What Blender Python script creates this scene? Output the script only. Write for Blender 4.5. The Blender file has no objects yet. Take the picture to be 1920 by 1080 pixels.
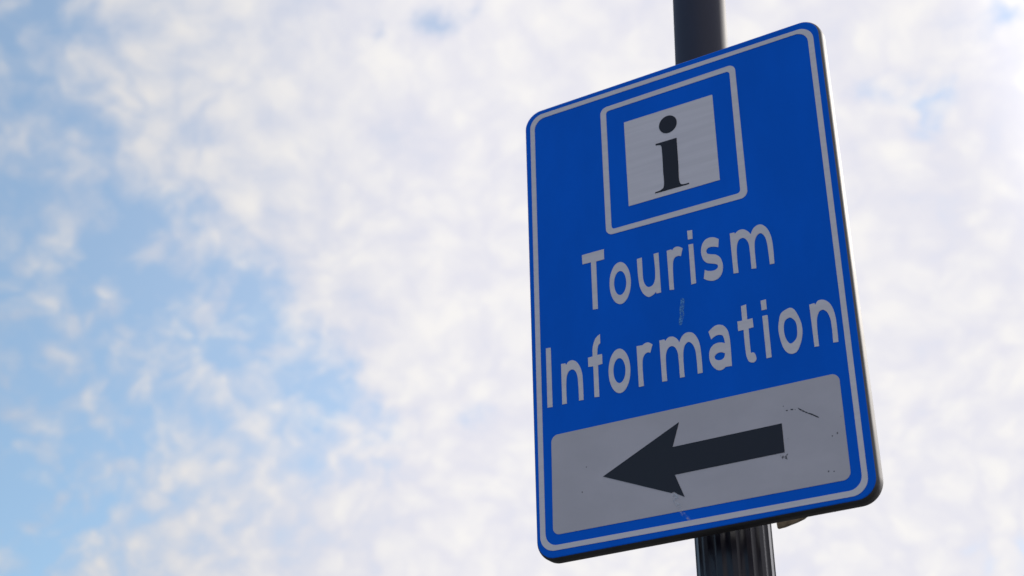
import bpy, bmesh, math, random
from mathutils import Vector, Matrix
from mathutils.geometry import tessellate_polygon

R = math.radians
random.seed(7)
scene = bpy.context.scene
COL = scene.collection

# ---------------------------------------------------------------- camera
# sign coordinates: x along the sign, y away from its face, z up; TOP is the
# height of the upper left corner of the white border above the pavement
TOP = 3.24
cam_d = bpy.data.cameras.new('camera')
cam = bpy.data.objects.new('camera', cam_d)
COL.objects.link(cam)
right = Vector((0.86173, 0.50712, -0.01555))
up = Vector((0.23587, -0.37329, 0.89723))
fwd = Vector((-0.44920, 0.77684, 0.44129))
M = Matrix(((right.x, up.x, -fwd.x, 1.22409),
            (right.y, up.y, -fwd.y, -2.19845),
            (right.z, up.z, -fwd.z, -1.60376 + TOP),
            (0, 0, 0, 1)))
cam.matrix_world = M
cam_d.sensor_width = 36.0
cam_d.lens = 53.772
cam_d.clip_start = 0.05
cam_d.clip_end = 6000
cam_d.dof.use_dof = True
cam_d.dof.focus_distance = 2.62
cam_d.dof.aperture_fstop = 5.6
scene.camera = cam

# ---------------------------------------------------------------- sun and sky
SUN_AZ = R(22)          # from +y towards +x (behind the sign, to the right)
SUN_EL = R(29)
sun_dir = Vector((math.sin(SUN_AZ) * math.cos(SUN_EL), math.cos(SUN_AZ) * math.cos(SUN_EL), math.sin(SUN_EL)))
sd = bpy.data.lights.new('sun', 'SUN')
sd.energy = 3.0
sd.angle = R(0.53)
sd.color = (1.0, 0.93, 0.83)
sun = bpy.data.objects.new('sun', sd)
COL.objects.link(sun)
sun.rotation_euler = (-sun_dir).to_track_quat('-Z', 'Y').to_euler()

world = bpy.data.worlds.new('World')
scene.world = world
world.use_nodes = True
nt = world.node_tree
nt.nodes.clear()


class N:
    """tiny helper for shader nodes"""
    def __init__(self, tree):
        self.t = tree

    def new(self, kind, **kw):
        n = self.t.nodes.new(kind)
        for k, v in kw.items():
            setattr(n, k, v)
        return n

    def put(self, sock, v):
        if isinstance(v, bpy.types.NodeSocket):
            self.t.links.new(v, sock)
        elif v is not None:
            sock.default_value = v

    def math(self, op, a, b=None, c=None, clamp=False):
        n = self.new('ShaderNodeMath', operation=op, use_clamp=clamp)
        self.put(n.inputs[0], a)
        self.put(n.inputs[1], b)
        self.put(n.inputs[2], c)
        return n.outputs[0]

    def vmath(self, op, a, b=None, scale=None):
        n = self.new('ShaderNodeVectorMath', operation=op)
        self.put(n.inputs[0], a)
        if b is not None:
            self.put(n.inputs[1], b)
        if scale is not None:
            self.put(n.inputs[3], scale)
        return n.outputs['Value'] if op in ('DOT_PRODUCT', 'LENGTH') else n.outputs[0]

    def noise(self, vec, scale, detail=4.0, rough=0.55, lac=2.0, dist=0.0):
        n = self.new('ShaderNodeTexNoise')
        self.put(n.inputs['Vector'], vec)
        n.inputs['Scale'].default_value = scale
        n.inputs['Detail'].default_value = detail
        n.inputs['Roughness'].default_value = rough
        n.inputs['Lacunarity'].default_value = lac
        n.inputs['Distortion'].default_value = dist
        return n

    def smooth(self, v, lo, hi, a=0.0, b=1.0):
        n = self.new('ShaderNodeMapRange', interpolation_type='SMOOTHSTEP')
        self.put(n.inputs[0], v)
        n.inputs[1].default_value = lo
        n.inputs[2].default_value = hi
        n.inputs[3].default_value = a
        n.inputs[4].default_value = b
        return n.outputs[0]

    def mix(self, f, a, b, blend='MIX'):
        n = self.new('ShaderNodeMix', data_type='RGBA', blend_type=blend)
        self.put(n.inputs[0], f)
        self.put(n.inputs[6], a)
        self.put(n.inputs[7], b)
        return n.outputs[2]


w = N(nt)
geo = w.new('ShaderNodeNewGeometry')
view = w.vmath('SCALE', geo.outputs['Incoming'], scale=-1.0)
sky = w.new('ShaderNodeTexSky', sky_type='NISHITA')
sky.sun_disc = False
sky.sun_elevation = SUN_EL
sky.sun_rotation = SUN_AZ
sky.altitude = 20
sky.air_density = 1.0
sky.dust_density = 0.5
sky.ozone_density = 2.5
SKY_STRENGTH = 0.15
sep = w.new('ShaderNodeSeparateXYZ')
nt.links.new(view, sep.inputs[0])
dz = sep.outputs[2]
# the cloud sheet is a thin layer overhead, so its detail is laid out on a plane
inv = w.math('DIVIDE', 1.0, w.math('ADD', w.math('MAXIMUM', dz, 0.0), 0.75))
plane = w.vmath('SCALE', view, scale=inv)
flat = w.vmath('MULTIPLY', plane, (1.0, 1.0, 0.0))
warp = w.noise(flat, 9.0, 4.0, 0.6)
wv = w.vmath('SCALE', w.vmath('SUBTRACT', warp.outputs['Color'], (0.5, 0.5, 0.5)), scale=0.06)
pos = w.vmath('ADD', flat, wv)
n_big = w.noise(pos, 10.0, 3.0, 0.5).outputs[0]
n_mid = w.noise(w.vmath('ADD', pos, (5.2, 0.7, 2.4)), 40.0, 6.0, 0.62).outputs[0]
cells = w.new('ShaderNodeTexVoronoi', feature='SMOOTH_F1')
cells.inputs['Scale'].default_value = 48.0
cells.inputs['Smoothness'].default_value = 0.45
cells.inputs['Detail'].default_value = 1.0
cells.inputs['Roughness'].default_value = 0.45
nt.links.new(w.vmath('ADD', pos, (3.1, 1.7, 0.4)), cells.inputs['Vector'])
n_puff = w.math('SUBTRACT', 0.86, w.math('MULTIPLY', cells.outputs['Distance'], 0.72))
mott = w.math('ADD', w.math('ADD', w.math('MULTIPLY', n_big, 0.24), w.math('MULTIPLY', n_mid, 0.42)),
              w.math('MULTIPLY', n_puff, 0.34))
wob = w.math('SUBTRACT', mott, 0.475)
sun_dot = w.vmath('DOT_PRODUCT', view, tuple(sun_dir))
# the sheet is thick on the sun's side of the sky and breaks up away from it
front = w.vmath('DOT_PRODUCT', view, tuple(right))
cover = w.smooth(front, -0.56, -0.01, 0.14, 1.22)
# larger holes through which the blue shows (direction, half width, depth)
def pix(px, py):
    d = right * ((px - 960) / 2867.9) + up * ((540 - py) / 2867.9) + fwd
    return d.normalized()
wview = w.vmath('NORMALIZE', w.vmath('ADD', view, w.vmath('SCALE', w.vmath('SUBTRACT', w.noise(view, 26.0, 3.0, 0.6).outputs['Color'], (0.5, 0.5, 0.5)), scale=0.055)))
HOLES = [
    (300, 410, 50, 0.45), (245, 395, 38, 0.30), (350, 395, 30, 0.30), (420, 590, 60, 0.62), (480, 605, 45, 0.60), (560, 655, 38, 0.62), (620, 735, 36, 0.68),
    (330, 560, 90, 0.22), (300, 690, 170, 0.22), (480, 780, 120, 0.34), (570, 770, 60, 0.3), (120, 560, 130, 0.15), (270, 825, 50, 0.35),
    (50, 940, 105, 0.42), (170, 960, 60, 0.20), (165, 235, 46, 0.42), (70, 130, 42, 0.35), (100, 15, 42, 0.48), (10, 50, 50, 0.30),
    (20, 440, 90, 0.15), (20, 680, 120, 0.15), (225, 505, 50, 0.30), (450, 500, 40, 0.40), (520, 520, 30, 0.35),
    (815, 30, 24, 0.80), (860, 18, 18, 0.40), (728, 65, 22, 0.55), (725, 810, 30, 0.55), (865, 770, 30, 0.50), (640, 860, 60, 0.3),
    (1735, 175, 34, 0.90), (1710, 195, 30, 0.50), (1865, 20, 26, 0.85), (1650, 150, 22, 0.5), (1890, 1045, 40, 0.5), (1780, 60, 40, 0.3),
]
for (px, py, wid, dep) in HOLES:
    d = pix(px, py)
    dist2 = w.math('SUBTRACT', 1.0, w.vmath('DOT_PRODUCT', wview, tuple(d)))
    s = (wid / 2867.9) ** 2
    dep *= 0.85
    g = w.math('MULTIPLY', w.math('POWER', 2.71828, w.math('DIVIDE', w.math('MULTIPLY', dist2, -1.0), s)), dep)
    cover = w.math('SUBTRACT', cover, g)
dens = w.math('ADD', cover, w.math('MULTIPLY', wob, 2.2))
alpha = w.smooth(dens, -0.30, 1.00, 0.24, 1.0)
# faint veil of thin puffs inside the clearer parts
n_veil = w.noise(w.vmath('ADD', pos, (9.3, 4.1, 1.4)), 34.0, 6.0, 0.62).outputs[0]
veil = w.math('ADD', 0.47, w.math('MULTIPLY', w.smooth(w.math('ADD', w.math('MULTIPLY', n_veil, 0.6), w.math('MULTIPLY', n_puff, 0.4)), 0.36, 0.64), 0.40))
alpha = w.math('MAXIMUM', alpha, veil)
# lit cloud: warm white where thick, lavender where thin
tone = w.smooth(w.math('ADD', w.math('MULTIPLY', cover, 0.30), w.math('MULTIPLY', wob, 2.7)), -0.12, 0.78)
thin = w.mix(w.smooth(front, -0.35, -0.02), (0.61, 0.69, 0.84, 1), (0.79, 0.785, 0.865, 1))
cl = w.mix(tone, thin, (0.935, 0.915, 0.905, 1))
glow = w.smooth(sun_dot, 0.87, 1.0, 0.0, 1.0)
gain = w.math('ADD', w.math('ADD', 0.93, w.math('MULTIPLY', w.smooth(sun_dot, 0.0, 0.75), 0.08)),
              w.math('MULTIPLY', w.math('POWER', glow, 1.2), 2.3))
gain = w.math('MULTIPLY', gain, w.smooth(front, -0.36, 0.0, 0.80, 1.0))
cl = w.vmath('SCALE', cl, scale=gain)
cl10 = w.vmath('SCALE', cl, scale=1.0 / SKY_STRENGTH)
hs = w.new('ShaderNodeHueSaturation')
hs.inputs['Hue'].default_value = 0.486
hs.inputs['Saturation'].default_value = 1.22
hs.inputs['Value'].default_value = 1.26
nt.links.new(sky.outputs[0], hs.inputs['Color'])
skyc = w.mix(alpha, hs.outputs[0], cl10)
bg = w.new('ShaderNodeBackground')
nt.links.new(skyc, bg.inputs[0])
bg.inputs[1].default_value = SKY_STRENGTH
wo = w.new('ShaderNodeOutputWorld')
nt.links.new(bg.outputs[0], wo.inputs[0])
world.cycles.sampling_method = 'MANUAL'
world.cycles.sample_map_resolution = 1024

vs = scene.view_settings
scene.display_settings.display_device = 'sRGB'
vs.view_transform = 'Standard'
vs.look = 'None'
vs.exposure = 0.0
vs.gamma = 1.0
vs.use_curve_mapping = False
scene.cycles.max_bounces = 6


# ---------------------------------------------------------------- materials
def material(name, base, rough=0.5, metal=0.0, spec=0.5, var=0.0, var_scale=20.0, rough_var=0.0,
             bump=0.0, bump_scale=30.0, stretch=(1, 1, 1), tint=None):
    m = bpy.data.materials.new(name)
    m.use_nodes = True
    t = N(m.node_tree)
    b = m.node_tree.nodes['Principled BSDF']
    b.inputs['Metallic'].default_value = metal
    b.inputs['Specular IOR Level'].default_value = spec
    tc = t.new('ShaderNodeTexCoord')
    mp = t.new('ShaderNodeMapping')
    mp.inputs['Scale'].default_value = stretch
    m.node_tree.links.new(tc.outputs['Object'], mp.inputs[0])
    v = mp.outputs[0]
    n = t.noise(v, var_scale, 5.0, 0.6).outputs[0]
    f = t.smooth(n, 0.30, 0.70)
    dark = tuple(c * (1 - var) for c in base) if tint is None else tint
    t.put(b.inputs['Base Color'], t.mix(f, (*dark, 1), (*base, 1)))
    t.put(b.inputs['Roughness'], t.math('ADD', t.math('MULTIPLY', t.math('SUBTRACT', n, 0.5), rough_var), rough))
    if bump:
        bp = t.new('ShaderNodeBump')
        bp.inputs['Strength'].default_value = bump
        bp.inputs['Distance'].default_value = 0.002
        t.put(bp.inputs['Height'], t.noise(v, bump_scale, 4.0).outputs[0])
        t.put(b.inputs['Normal'], bp.outputs[0])
    return m


M_BLUE = material('blue_reflective_film', (0.0, 0.128, 0.74), 0.36, 0, 0.06, 0.13, 5, 0.10, 0.04, 14, (1, 1, 0.45))
M_WHITE = material('white_reflective_film', (0.69, 0.635, 0.68), 0.40, 0, 0.5, 0.09, 10, 0.10, 0.04, 14, (0.5, 1, 9))
M_PANEL = material('white_panel_film', (0.51, 0.465, 0.505), 0.45, 0, 0.5, 0.09, 8, 0.10, 0.04, 14, (1, 1, 1.6))  # arrow panel's white, set darker than the white of letters and border
M_BLACK = material('black_film', (0.005, 0.002, 0.011), 0.38, 0, 0.36, 0.2, 15, 0.10, 0.04, 14)
M_RIM = material('sign_rim_aluminium', (0.11, 0.108, 0.112), 0.60, 0.6, 0.5, 0.25, 25, 0.15, 0.05, 60)
M_POLE = material('pole_dark_paint', (0.014, 0.018, 0.048), 0.64, 0, 0.45, 0.25, 12, 0.15, 0.06, 45, (1, 1, 0.25))
M_FLUTE = material('fluted_dark_paint', (0.012, 0.012, 0.026), 0.26, 0, 0.30, 0.30, 20, 0.15, 0.06, 60, (1, 1, 0.2))
M_BRACKET = material('weathered_brown_bracket', (0.50, 0.41, 0.30), 0.7, 0, 0.3, 0.5, 60, 0.1, 0.2, 120)
M_GREY = material('galvanised_steel', (0.45, 0.46, 0.47), 0.45, 0.9, 0.5, 0.3, 30, 0.2, 0.05, 50)
M_GROUND = material('asphalt', (0.055, 0.055, 0.055), 0.85, 0, 0.4, 0.35, 1.3, 0.1, 0.3, 18)

def patchy(name, base, lo, hi, scale):
    m = material(name, base, 0.6, 0, 0.3)
    t = N(m.node_tree)
    b = m.node_tree.nodes['Principled BSDF']
    tc = t.new('ShaderNodeTexCoord')
    n = t.noise(tc.outputs['Object'], scale, 4.0, 0.6).outputs[0]
    t.put(b.inputs['Alpha'], t.smooth(n, lo, hi))
    return m


M_SCRATCH = patchy('scratch_grime', (0.04, 0.04, 0.05), 0.28, 0.50, 260)
M_SCUFF = patchy('scuff_grime', (0.10, 0.10, 0.11), 0.32, 0.72, 300)
M_DRIP = patchy('dried_pale_drip', (0.10, 0.32, 0.70), 0.33, 0.66, 220)
M_SMEAR = patchy('pale_smear', (0.56, 0.60, 0.68), 0.42, 0.82, 130)

# ---------------------------------------------------------------- mesh helpers
def link(name, bm, mat, parent=None, smooth=False, label=None):
    me = bpy.data.meshes.new(name)
    bmesh.ops.recalc_face_normals(bm, faces=bm.faces[:])
    bm.to_mesh(me)
    bm.free()
    me.materials.append(mat)
    if smooth:
        for p in me.polygons:
            p.use_smooth = True
        me.set_sharp_from_angle(angle=R(40))
    o = bpy.data.objects.new(name, me)
    COL.objects.link(o)
    if parent:
        o.parent = parent
    if label:
        o['label'] = label
    return o


def thing(name, loc, label, cat):
    o = bpy.data.objects.new(name, None)
    o.empty_display_size = 0.1
    COL.objects.link(o)
    o.location = loc
    o['label'] = label
    o['category'] = cat
    return o


def curve_loop(path, n=7):
    """closed path of (x, z, corner?) -> polyline: straight between corners, smooth through the other points"""
    k = len(path)
    corners = [i for i in range(k) if path[i][2]]
    pts = [Vector((p[0], p[1])) for p in path]
    out = []
    for i in range(k):
        a, b = pts[i], pts[(i + 1) % k]
        ca, cb = path[i][2], path[(i + 1) % k][2]
        if ca and cb:
            out.append(a)
            continue
        p0 = pts[i - 1] if not ca else a + (a - b)
        p3 = pts[(i + 2) % k] if not cb else b + (b - a)
        d0 = max((a - p0).length, 1e-6) ** 0.5
        d1 = max((b - a).length, 1e-6) ** 0.5
        d2 = max((p3 - b).length, 1e-6) ** 0.5
        m1 = (a - p0) / d0 - (b - p0) / (d0 + d1) + (b - a) / d1
        m2 = (b - a) / d1 - (p3 - a) / (d1 + d2) + (p3 - b) / d2
        m1 *= d1
        m2 *= d1
        if ca:
            m1 = (b - a) * 1.5 - m2 * 0.5
        if cb:
            m2 = (b - a) * 1.5 - m1 * 0.5
        for j in range(n):
            t = j / n
            h00 = 2 * t ** 3 - 3 * t ** 2 + 1
            h10 = t ** 3 - 2 * t ** 2 + t
            h01 = -2 * t ** 3 + 3 * t ** 2
            h11 = t ** 3 - t ** 2
            out.append(a * h00 + m1 * h10 + b * h01 + m2 * h11)
    return out


def ellipse(c, r, n=56):
    return [Vector((c[0] + r[0] * math.cos(2 * math.pi * i / n), c[1] + r[1] * math.sin(2 * math.pi * i / n)))
            for i in range(n)]


def rounded(quad, r, n=10):
    """rounded quadrilateral, corners given TL TR BR BL"""
    q = [Vector(p) for p in quad]
    out = []
    for i in range(4):
        p, a, b = q[i], q[i - 1], q[(i + 1) % 4]
        u = (a - p).normalized()
        v = (b - p).normalized()
        c = p + (u + v) * r
        s = p + u * r - c
        e = p + v * r - c
        for j in range(n + 1):
            t = j / n * math.pi / 2
            out.append(c + s * math.cos(t) + e * math.sin(t))
    return out


def film(loops_list, y, thick):
    """flat shapes (outer loop plus holes) with real thickness, front at y"""
    bm = bmesh.new()
    for loops in loops_list:
        v3 = [[Vector((p.x, y, p.y)) for p in lp] for lp in loops]
        tris = tessellate_polygon(v3)
        fv = [[bm.verts.new(p) for p in lp] for lp in v3]
        bv = [[bm.verts.new(p + Vector((0, thick, 0))) for p in lp] for lp in v3]
        flat_f = [x for lp in fv for x in lp]
        for t in tris:
            try:
                bm.faces.new([flat_f[i] for i in t])
            except ValueError:
                pass
        for a, b in zip(fv, bv):
            m = len(a)
            for i in range(m):
                j = (i + 1) % m
                bm.faces.new((a[i], a[j], b[j], b[i]))
    for f in bm.faces:
        f.normal_update()
    return bm


def film_obj(name, loops_list, y, thick, mat, parent, label=None):
    bm = film(loops_list, y, thick)
    # the front must look towards -y
    me_faces = [f for f in bm.faces]
    o = link(name, bm, mat, parent, label=label)
    return o


LETTERS = [
    ('T', None, [[(0.1007, -0.3277, 1), (0.1454, -0.3276, 1), (0.1452, -0.3481, 1), (0.1288, -0.3482, 1), (0.1283, -0.4425, 1), (0.1184, -0.4413, 1), (0.1185, -0.347, 1), (0.1013, -0.3466, 1)]]),
    ('o', [((0.1745, -0.4034), (0.0209, 0.0412)), ((0.1745, -0.4034), (0.0121, 0.0236))], None),
    ('u', None, [[(0.2097, -0.3655, 1), (0.2193, -0.3651, 1), (0.2192, -0.3883, 0), (0.2194, -0.4067, 0), (0.2222, -0.4185, 0), (0.2289, -0.4259, 0), (0.2374, -0.4239, 0), (0.2418, -0.4153, 0), (0.2434, -0.4, 0), (0.2424, -0.3645, 1), (0.2519, -0.3642, 1), (0.252, -0.4423, 1), (0.2436, -0.4422, 1), (0.2423, -0.4385, 1), (0.2375, -0.4427, 0), (0.2278, -0.4447, 0), (0.2186, -0.4364, 0), (0.2129, -0.4232, 0), (0.2104, -0.4043, 0), (0.2098, -0.3857, 0)]]),
    ('r', None, [[(0.2679, -0.3654, 1), (0.2764, -0.3647, 1), (0.2783, -0.3671, 1), (0.2832, -0.363, 0), (0.2896, -0.3629, 0), (0.2982, -0.3685, 1), (0.294, -0.3831, 1), (0.2884, -0.381, 0), (0.2825, -0.3825, 0), (0.2789, -0.3888, 0), (0.2774, -0.4014, 0), (0.2767, -0.4432, 1), (0.2684, -0.442, 1)]]),
    ('i', None, [[(0.3091, -0.3372, 1), (0.3185, -0.3383, 1), (0.3182, -0.3554, 1), (0.3094, -0.3547, 1)], [(0.3097, -0.3648, 1), (0.3185, -0.3654, 1), (0.3185, -0.4418, 1), (0.3095, -0.4423, 1)]]),
    ('s', None, [[(0.3664, -0.3698, 1), (0.3643, -0.3851, 1), (0.354, -0.3812, 0), (0.3459, -0.3812, 0), (0.3418, -0.3859, 0), (0.3427, -0.3907, 0), (0.348, -0.3941, 0), (0.3589, -0.3981, 0), (0.3658, -0.4049, 0), (0.3693, -0.4154, 0), (0.3697, -0.4251, 0), (0.367, -0.4359, 0), (0.3608, -0.4431, 0), (0.3514, -0.4457, 0), (0.3417, -0.4431, 0), (0.3334, -0.4374, 1), (0.3362, -0.4212, 1), (0.3419, -0.4247, 0), (0.3492, -0.4266, 0), (0.3566, -0.4261, 0), (0.3606, -0.4227, 0), (0.3604, -0.4181, 0), (0.3563, -0.4151, 0), (0.3418, -0.4092, 0), (0.3361, -0.4031, 0), (0.3325, -0.3918, 0), (0.3326, -0.3801, 0), (0.3368, -0.3689, 0), (0.3442, -0.3631, 0), (0.3555, -0.3631, 0)]]),
    ('m', None, [[(0.3874, -0.365, 1), (0.3957, -0.3652, 1), (0.3968, -0.3683, 1), (0.4039, -0.3636, 0), (0.4118, -0.3638, 0), (0.4199, -0.3695, 0), (0.425, -0.3774, 1), (0.4305, -0.3676, 0), (0.4369, -0.3637, 0), (0.4442, -0.3636, 0), (0.4521, -0.37, 0), (0.4582, -0.382, 0), (0.4615, -0.3983, 0), (0.4621, -0.4162, 0), (0.4617, -0.4429, 1), (0.4536, -0.4427, 1), (0.453, -0.4137, 0), (0.4522, -0.4008, 0), (0.4492, -0.3878, 0), (0.4427, -0.3801, 0), (0.4364, -0.3822, 0), (0.4318, -0.3899, 0), (0.4298, -0.4021, 0), (0.4294, -0.4432, 1), (0.4206, -0.442, 1), (0.4206, -0.4072, 0), (0.4198, -0.3942, 0), (0.4161, -0.3848, 0), (0.4104, -0.38, 0), (0.4036, -0.3813, 0), (0.3993, -0.3884, 0), (0.3972, -0.4007, 0), (0.3969, -0.4431, 1), (0.388, -0.4422, 1)]]),
    ('I', None, [[(0.021, -0.4936, 1), (0.0308, -0.4944, 1), (0.0311, -0.6081, 1), (0.021, -0.6076, 1)]]),
    ('n', None, [[(0.0508, -0.5309, 1), (0.0591, -0.5313, 1), (0.0608, -0.5353, 1), (0.0659, -0.5297, 0), (0.0737, -0.5289, 0), (0.0817, -0.534, 0), (0.088, -0.5444, 0), (0.0917, -0.5579, 0), (0.0926, -0.5733, 0), (0.0928, -0.6081, 1), (0.0839, -0.6079, 1), (0.0835, -0.5763, 0), (0.0821, -0.5595, 0), (0.0778, -0.5497, 0), (0.0726, -0.5462, 0), (0.0659, -0.5482, 0), (0.0616, -0.5561, 0), (0.0599, -0.5684, 0), (0.0596, -0.608, 1), (0.0506, -0.6079, 1)]]),
    ('f', None, [[(0.13, -0.4919, 1), (0.13, -0.5093, 1), (0.1257, -0.5131, 0), (0.1238, -0.5209, 0), (0.123, -0.5303, 1), (0.1324, -0.5308, 1), (0.1323, -0.5493, 1), (0.1236, -0.5501, 1), (0.1235, -0.6092, 1), (0.1142, -0.6081, 1), (0.1144, -0.55, 1), (0.1045, -0.5488, 1), (0.1047, -0.5314, 1), (0.114, -0.5311, 1), (0.1142, -0.5186, 0), (0.1168, -0.5064, 0), (0.1218, -0.4974, 0)]]),
    ('o', [((0.1644, -0.5699), (0.0209, 0.0414)), ((0.1644, -0.5695), (0.0117, 0.0232))], None),
    ('r', None, [[(0.1995, -0.532, 1), (0.2107, -0.5329, 1), (0.2162, -0.5301, 0), (0.2219, -0.5302, 0), (0.2296, -0.5358, 1), (0.2245, -0.5505, 1), (0.2199, -0.5484, 0), (0.2143, -0.5506, 0), (0.2101, -0.5577, 0), (0.2087, -0.5698, 0), (0.209, -0.6081, 1), (0.1996, -0.6082, 1)]]),
    ('m', None, [[(0.243, -0.5318, 1), (0.2522, -0.5317, 1), (0.2541, -0.5355, 1), (0.2598, -0.5302, 0), (0.2673, -0.5302, 0), (0.2751, -0.5356, 0), (0.2797, -0.5441, 1), (0.2851, -0.5345, 0), (0.2917, -0.5299, 0), (0.2985, -0.5297, 0), (0.3063, -0.5334, 0), (0.3134, -0.5451, 0), (0.3167, -0.5582, 0), (0.3178, -0.5756, 0), (0.318, -0.6085, 1), (0.3092, -0.6086, 1), (0.3088, -0.5784, 0), (0.3077, -0.5646, 0), (0.303, -0.5525, 0), (0.2966, -0.5472, 0), (0.2902, -0.5506, 0), (0.2865, -0.5596, 0), (0.2851, -0.5704, 0), (0.285, -0.6088, 1), (0.2765, -0.6084, 1), (0.2762, -0.5732, 0), (0.2752, -0.5606, 0), (0.2709, -0.5509, 0), (0.2649, -0.5473, 0), (0.2585, -0.5498, 0), (0.2542, -0.5581, 0), (0.2529, -0.5677, 0), (0.2527, -0.6088, 1), (0.2435, -0.6083, 1)]]),
    ('a', None, [[(0.334, -0.5377, 1), (0.3407, -0.5326, 0), (0.3477, -0.5294, 0), (0.355, -0.5296, 0), (0.3625, -0.5337, 0), (0.3684, -0.5431, 0), (0.3705, -0.554, 0), (0.3712, -0.5664, 0), (0.3706, -0.6085, 1), (0.3592, -0.6077, 1), (0.3537, -0.6112, 0), (0.3465, -0.6108, 0), (0.3387, -0.6042, 0), (0.3334, -0.5939, 0), (0.332, -0.5814, 0), (0.3347, -0.5699, 0), (0.3419, -0.563, 0), (0.3512, -0.5616, 0), (0.3617, -0.5651, 1), (0.3611, -0.5579, 0), (0.3585, -0.5501, 0), (0.3529, -0.5479, 0), (0.3468, -0.548, 0), (0.3379, -0.5525, 1)], [(0.3414, -0.5854, 0), (0.3454, -0.5809, 0), (0.3527, -0.5796, 0), (0.3603, -0.5832, 1), (0.3591, -0.589, 0), (0.3552, -0.5929, 0), (0.3486, -0.5932, 0), (0.3428, -0.59, 0)]]),
    ('t', None, [[(0.3958, -0.5056, 1), (0.405, -0.5046, 1), (0.4047, -0.5325, 1), (0.414, -0.5324, 1), (0.4144, -0.5487, 1), (0.4056, -0.5492, 1), (0.4054, -0.5771, 0), (0.4057, -0.5937, 1), (0.411, -0.594, 0), (0.4143, -0.6062, 0), (0.4106, -0.6107, 0), (0.4071, -0.611, 0), (0.4015, -0.6079, 0), (0.3981, -0.5994, 0), (0.397, -0.5895, 0), (0.3966, -0.5494, 1), (0.3871, -0.5493, 1), (0.387, -0.5318, 1), (0.3958, -0.5323, 1)]]),
    ('i', None, [[(0.4311, -0.5044, 1), (0.4406, -0.5044, 1), (0.4403, -0.5225, 1), (0.4313, -0.5224, 1)], [(0.4315, -0.5327, 1), (0.4407, -0.5331, 1), (0.4407, -0.6091, 1), (0.4318, -0.6092, 1)]]),
    ('o', None, [[(0.4809, -0.5301, 0), (0.4868, -0.5343, 0), (0.4925, -0.5466, 0), (0.4967, -0.5621, 0), (0.4971, -0.5777, 0), (0.4926, -0.5956, 0), (0.4836, -0.61, 0), (0.4738, -0.6112, 0), (0.4648, -0.6032, 0), (0.4591, -0.5852, 0), (0.457, -0.5631, 0), (0.4592, -0.5491, 0), (0.4639, -0.5364, 0), (0.4732, -0.5314, 0)], [(0.4786, -0.5473, 0), (0.4869, -0.556, 0), (0.4887, -0.5721, 0), (0.4855, -0.5868, 0), (0.4751, -0.5932, 0), (0.4681, -0.5826, 0), (0.4663, -0.563, 0), (0.4701, -0.5506, 0)]]),
    ('n', None, [[(0.5135, -0.5329, 1), (0.5225, -0.5323, 1), (0.5235, -0.5358, 1), (0.5293, -0.5295, 0), (0.5378, -0.5302, 0), (0.5462, -0.5368, 0), (0.5517, -0.5484, 0), (0.5545, -0.5634, 0), (0.5551, -0.5778, 0), (0.5546, -0.6092, 1), (0.546, -0.6085, 1), (0.5466, -0.578, 0), (0.5454, -0.5635, 0), (0.5415, -0.553, 0), (0.5359, -0.5477, 0), (0.5295, -0.5487, 0), (0.5248, -0.5571, 0), (0.5229, -0.5674, 0), (0.5221, -0.6089, 1), (0.5145, -0.6085, 1)]]),
]
STEM = [[(0.2602, -0.1442, 1), (0.3022, -0.1444, 1), (0.3021, -0.1934, 0), (0.3021, -0.2369, 0), (0.3052, -0.2419, 0), (0.3198, -0.2436, 1), (0.3196, -0.246, 1), (0.2534, -0.2453, 1), (0.2536, -0.2429, 1), (0.266, -0.2413, 0), (0.2706, -0.2375, 0), (0.2718, -0.2033, 0), (0.2721, -0.1671, 0), (0.2711, -0.1519, 0), (0.2686, -0.149, 0), (0.2607, -0.1471, 1)]]
ARROW = [[(0.1241, -0.7542, 1), (0.2691, -0.6868, 1), (0.2547, -0.7277, 1), (0.4467, -0.7261, 1), (0.4469, -0.775, 1), (0.2554, -0.776, 1), (0.2703, -0.8166, 1), (0.259, -0.8101, 1), (0.2523, -0.8048, 1), (0.2473, -0.8058, 1)]]
SCRATCH = [[(0.4754, -0.7052, 1), (0.481, -0.7091, 1), (0.4884, -0.7148, 1), (0.4983, -0.7205, 1), (0.5081, -0.7275, 1), (0.5092, -0.7299, 1), (0.506, -0.7284, 1), (0.4962, -0.7218, 1), (0.4869, -0.7163, 1), (0.4814, -0.7122, 1), (0.4783, -0.7099, 1)], [(0.4634, -0.705, 1), (0.4683, -0.7056, 1), (0.4676, -0.7076, 1), (0.4639, -0.7073, 1)], [(0.4558, -0.7053, 1), (0.4587, -0.7054, 1), (0.4588, -0.7073, 1), (0.4561, -0.707, 1)], [(0.4701, -0.7068, 1), (0.4721, -0.7078, 1), (0.4712, -0.7087, 1)]]
SCUFF = [[(0.4381, -0.7781, 1), (0.4412, -0.7803, 1), (0.4445, -0.7801, 1), (0.4449, -0.7828, 1), (0.4499, -0.7791, 1), (0.4525, -0.7777, 1), (0.4495, -0.783, 1), (0.4504, -0.7878, 1), (0.4472, -0.7863, 1), (0.4442, -0.7833, 1), (0.442, -0.7858, 1), (0.441, -0.7827, 1)]]
SMEAR = [[(0.2498, -0.8075, 0), (0.259, -0.8128, 0), (0.2618, -0.8269, 0), (0.2666, -0.8395, 0), (0.2733, -0.8514, 0), (0.2675, -0.8531, 0), (0.2608, -0.842, 0), (0.2541, -0.8282, 0), (0.2491, -0.8183, 0)], [(0.2698, -0.8472, 0), (0.2753, -0.8499, 0), (0.2786, -0.8568, 0), (0.2729, -0.8567, 0)]]
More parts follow.
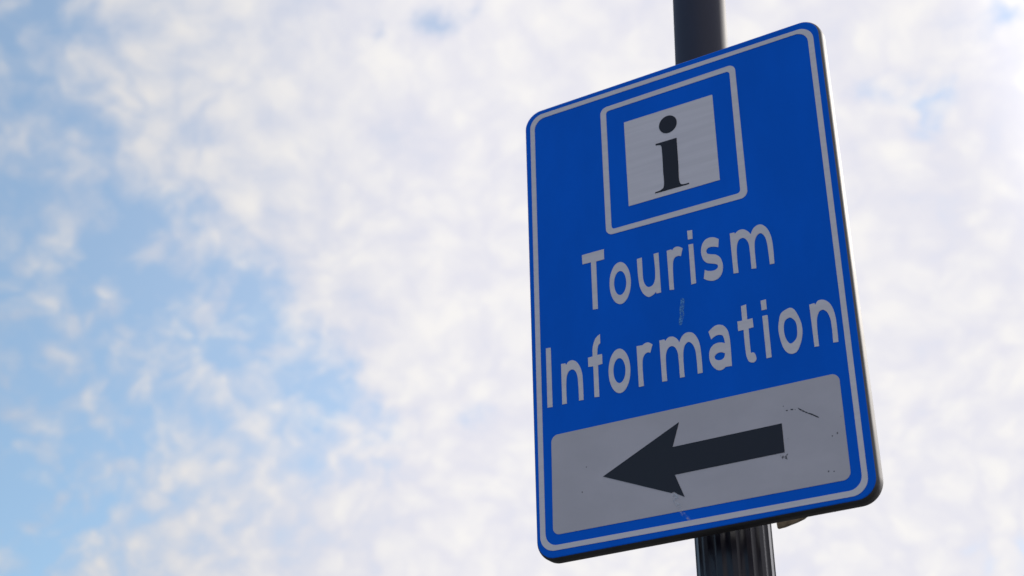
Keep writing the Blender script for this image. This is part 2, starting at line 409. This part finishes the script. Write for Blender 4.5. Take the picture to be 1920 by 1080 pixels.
DRIP = [[(0.2885, -0.4626, 0), (0.2933, -0.4648, 0), (0.2947, -0.4743, 0), (0.2919, -0.4858, 0), (0.2921, -0.4959, 0), (0.2885, -0.5051, 0), (0.286, -0.5125, 0), (0.282, -0.5115, 0), (0.2817, -0.5024, 0), (0.2843, -0.4939, 0), (0.284, -0.4838, 0), (0.2868, -0.4723, 0)]]


# ---------------------------------------------------------------- setting
bm = bmesh.new()
S = 2500.0
ring = [0, 3, 8, 20, 60, 200, 700, S]
prev = None
cv = bm.verts.new((0, 0, 0))
for rr in ring[1:]:
    cur = [bm.verts.new((rr * math.cos(2 * math.pi * i / 32), rr * math.sin(2 * math.pi * i / 32), 0)) for i in range(32)]
    for i in range(32):
        j = (i + 1) % 32
        if prev is None:
            bm.faces.new((cv, cur[i], cur[j]))
        else:
            bm.faces.new((prev[i], cur[i], cur[j], prev[j]))
    prev = cur
ground = link('ground', bm, M_GROUND)
ground['kind'] = 'structure'

# ---------------------------------------------------------------- lamp post
PX, PY = 0.2957, 0.1315            # axis of the lower column
RL, RU = 0.0647, 0.0516
JOIN = -0.40                        # hidden behind the sign
post = thing('lamp_post', (PX, PY, 0.0),
             'dark painted lamp post, smooth above and fluted below, standing behind the blue sign', 'lamp post')


def fluted_profile(r, flutes=16, depth=0.0032, land=0.34, n=14, turn=0.0):
    pts = []
    st = 2 * math.pi / flutes
    for k in range(flutes):
        a0 = k * st + turn
        pts.append((a0 - st * land / 2, r))
        pts.append((a0 + st * land / 2, r))
        for j in range(1, n):
            t = j / n
            a = a0 + st * land / 2 + st * (1 - land) * t
            pts.append((a, r - depth * (1 - (2 * t - 1) ** 2)))
    return pts


bm = bmesh.new()
rows = []
for z, k in ((0.55, 1.12), (1.2, 1.06), (2.0, 1.012), (TOP - 0.98, 1.004), (TOP - 0.80, 0.998), (TOP + JOIN, 0.985)):
    rows.append([bm.verts.new((rad * k * math.cos(a), rad * k * math.sin(a), z)) for a, rad in fluted_profile(RL, turn=R(-0.8))])
for a, b in zip(rows, rows[1:]):
    for i in range(len(a)):
        j = (i + 1) % len(a)
        bm.faces.new((a[i], a[j], b[j], b[i]))
bm.faces.new(rows[-1])
bm.faces.new(rows[0][::-1])
link('fluted_shaft', bm, M_FLUTE, post)


def lathe(profile, seg=64, lean=(0, 0), z0=0.0):
    bm = bmesh.new()
    rows = []
    for rad, z in profile:
        dx, dy = lean[0] * (z - z0), lean[1] * (z - z0)
        rows.append([bm.verts.new((dx + rad * math.cos(2 * math.pi * i / seg), dy + rad * math.sin(2 * math.pi * i / seg), z))
                     for i in range(seg)])
    for a, b in zip(rows, rows[1:]):
        for i in range(seg):
            j = (i + 1) % seg
            bm.faces.new((a[i], a[j], b[j], b[i]))
    bm.faces.new(rows[0][::-1])
    bm.faces.new(rows[-1])
    return bm


zj = TOP + JOIN
link('collar', lathe([(0.056, zj - 0.004), (0.071, zj + 0.002), (0.074, zj + 0.012), (0.071, zj + 0.024), (0.060, zj + 0.034), (0.050, zj + 0.036)]),
     M_POLE, post, True)
link('upper_shaft', lathe([(RU, zj + 0.03), (RU, TOP), (RU, TOP + 0.5), (RU * 0.98, TOP + 1.2), (RU * 0.9, TOP + 3.0)],
                          72, (0.0305, 0.004), zj), M_POLE, post, True)
link('base', lathe([(0.17, 0.0), (0.17, 0.05), (0.155, 0.07), (0.135, 0.10), (0.125, 0.40), (0.110, 0.46), (0.095, 0.49), (0.09, 0.56)]),
     M_FLUTE, post, True)

# ---------------------------------------------------------------- the sign
sign = thing('tourist_sign', (0, 0, TOP),
             'blue road sign reading Tourism Information above a black arrow pointing left', 'sign')
FACE = [(-0.0088, 0.0068), (0.5832, 0.0118), (0.5860, -0.8715), (-0.0045, -0.8775)]
DEPTH = 0.026


def offset_loop(lp, d):
    out = []
    n = len(lp)
    for i in range(n):
        a, b = lp[i - 1], lp[(i + 1) % n]
        t = (b - a).normalized()
        nrm = Vector((t.y, -t.x))
        out.append(lp[i] + nrm * d)
    return out


base = rounded(FACE, 0.0315, 12)
area = sum(base[i - 1].x * base[i].y - base[i].x * base[i - 1].y for i in range(len(base)))
sgn = 1 if area > 0 else -1          # offset_loop points outwards for counter-clockwise loops
# blue panel: flat face with a softly rolled edge
bm = bmesh.new()
rows = []
for d, y in ((0.0, 0.0), (0.0009, 0.0002), (0.0016, 0.0007)):
    rows.append([bm.verts.new((p.x, y, p.y)) for p in offset_loop(base, d * sgn)])
bm.faces.new(rows[0])
for a, b in zip(rows, rows[1:]):
    for i in range(len(a)):
        j = (i + 1) % len(a)
        bm.faces.new((a[i], a[j], b[j], b[i]))
face_panel = link('face_panel', bm, M_BLUE, sign)
# rim: rolled lip, side wall and the folded return at the back
bm = bmesh.new()
prof = [(0.0016, 0.0008), (0.0030, 0.0022), (0.0042, 0.0045), (0.0050, 0.0070), (0.0055, 0.0100), (0.0056, DEPTH - 0.003), (0.0048, DEPTH - 0.0008),
        (0.0018, DEPTH), (-0.018, DEPTH), (-0.018, DEPTH - 0.002), (0.0, DEPTH - 0.002), (0.0, 0.003)]
rows = [[bm.verts.new((p.x, y, p.y)) for p in offset_loop(base, d * sgn)] for d, y in prof]
for a, b in zip(rows, rows[1:]):
    for i in range(len(a)):
        j = (i + 1) % len(a)
        bm.faces.new((a[i], a[j], b[j], b[i]))
rim = link('rim', bm, M_RIM, sign, True)
# back sheet of the panel
bm = bmesh.new()
bm.faces.new([bm.verts.new((p.x, 0.0032, p.y)) for p in offset_loop(base, -0.0012 * sgn)])
link('back_sheet', bm, M_GREY, sign)

FILM = 0.0006
Y1 = -FILM
Y2 = -2 * FILM
Y3 = -2 * FILM - 0.0002


def ring_obj(name, outer, ro, inner, ri):
    return film_obj(name, [[rounded(outer, ro), rounded(inner, ri)]], Y1, FILM, M_WHITE, sign)


ring_obj('border_stripe', [(0.0, 0.0), (0.575, 0.0), (0.575, -0.8665), (0.0, -0.8665)], 0.0275,
         [(0.0096, -0.0097), (0.5647, -0.0083), (0.5660, -0.8568), (0.0102, -0.8575)], 0.0225)
ring_obj('symbol_frame', [(0.1517, -0.0315), (0.4252, -0.0282), (0.4264, -0.3042), (0.1517, -0.3022)], 0.0135,
         [(0.1634, -0.0412), (0.4139, -0.0395), (0.4137, -0.2922), (0.1631, -0.2922)], 0.0065)
symbol = film_obj('symbol_panel', [[rounded([(0.1994, -0.0774), (0.3775, -0.0776), (0.3780, -0.2555), (0.1997, -0.2554)], 0.0008, 3)]],
                  Y1, FILM, M_WHITE, sign)
film_obj('symbol_dot', [[ellipse((0.2873, -0.1108), (0.0177, 0.0181))]], Y2, FILM, M_BLACK, symbol)
film_obj('symbol_stem', [[curve_loop(STEM[0])]], Y2, FILM, M_BLACK, symbol)

NAMES = {'T': 'capital T', 'I': 'capital I'}
for ch, ell, paths in LETTERS:
    if ell:
        loops = [[ellipse(*ell[0]), ellipse(*ell[1])]]
    else:
        ls = [curve_loop(p) for p in paths]
        loops = [ls] if ch in 'oa' else [[l] for l in ls]
    film_obj('letter', loops, Y1, FILM, M_WHITE, sign, 'white letter ' + NAMES.get(ch, ch))

panel = film_obj('arrow_panel', [[rounded([(0.0268, -0.6612), (0.5490, -0.6617), (0.5491, -0.8386), (0.0250, -0.8398)], 0.0130)]],
                 Y1, FILM, M_PANEL, sign)
film_obj('arrow', [[curve_loop(ARROW[0])]], Y2, FILM, M_BLACK, panel)
film_obj('scratch', [[curve_loop(p)] for p in SCRATCH], Y1 - 0.0001, 0.0001, M_SCRATCH, panel)
film_obj('scuff', [[curve_loop(p)] for p in SCUFF], Y1 - 0.0001, 0.0001, M_SCUFF, panel)

SPECKS = [[[0.0934, -0.7314], 0.0011], [[0.0834, -0.7742], 0.0012], [[0.4543, -0.7534], 0.001], [[0.5271, -0.7638], 0.001], [[0.5357, -0.7607], 0.0014], [[0.5147, -0.8198], 0.0013], [[0.5232, -0.8214], 0.0011], [[0.5443, -0.7349], 0.0008], [[0.4522, -0.6979], 0.0008]]
specks = film_obj('speck', [[ellipse(c, (r, r * 1.2), 10)] for c, r in SPECKS], Y1 - 0.0001, 0.0001, M_SCUFF, panel)
specks['kind'] = 'stuff'
film_obj('pale_smear', [[curve_loop(p)] for p in SMEAR], Y3 - 0.0002, 0.0001, M_SMEAR, sign)
film_obj('dried_drip', [[curve_loop(p)] for p in DRIP], -0.0002, 0.0001, M_DRIP, sign)

# bracket end showing under the lower edge
bm = film([[[Vector(p) for p in [(0.4030, -0.850), (0.4054, -0.8797), (0.4172, -0.8788), (0.4255, -0.8770), (0.4355, -0.8750),
                                 (0.4429, -0.8730), (0.4493, -0.8712), (0.4559, -0.8674), (0.456, -0.850)]]]], 0.047, 0.007)
link('bracket_end', bm, M_BRACKET, sign, label='weathered brown bracket end under the lower edge')


# rails and clamp bands that hold the sign on the post
def boxbm(x0, x1, y0, y1, z0, z1):
    bm = bmesh.new()
    bmesh.ops.create_cube(bm, size=1)
    for v in bm.verts:
        v.co = Vector(((x0 + x1) / 2 + v.co.x * (x1 - x0), (y0 + y1) / 2 + v.co.y * (y1 - y0), (z0 + z1) / 2 + v.co.z * (z1 - z0)))
    return bm


for zr, dxp in ((-0.16, 0.011), (-0.70, 0.0)):
    link('rail', boxbm(0.012, 0.562, DEPTH + 0.0005, DEPTH + 0.026, zr - 0.02, zr + 0.02), M_GREY, sign)
    rad = (RU if zr > JOIN else RL) + 0.0025
    cx, cy = PX + (0.0305 * (zr - JOIN) if zr > JOIN else 0), PY
    bm = bmesh.new()
    rows = []
    for (r_, zz) in ((rad, zr - 0.015), (rad + 0.003, zr - 0.015), (rad + 0.003, zr + 0.015), (rad, zr + 0.015)):
        rows.append([bm.verts.new((cx + r_ * math.cos(2 * math.pi * i / 40), cy + r_ * math.sin(2 * math.pi * i / 40), zz)) for i in range(40)])
    for q in range(4):
        a, b = rows[q], rows[(q + 1) % 4]
        for i in range(40):
            j = (i + 1) % 40
            bm.faces.new((a[i], a[j], b[j], b[i]))
    link('clamp_band', bm, M_GREY, sign, True)
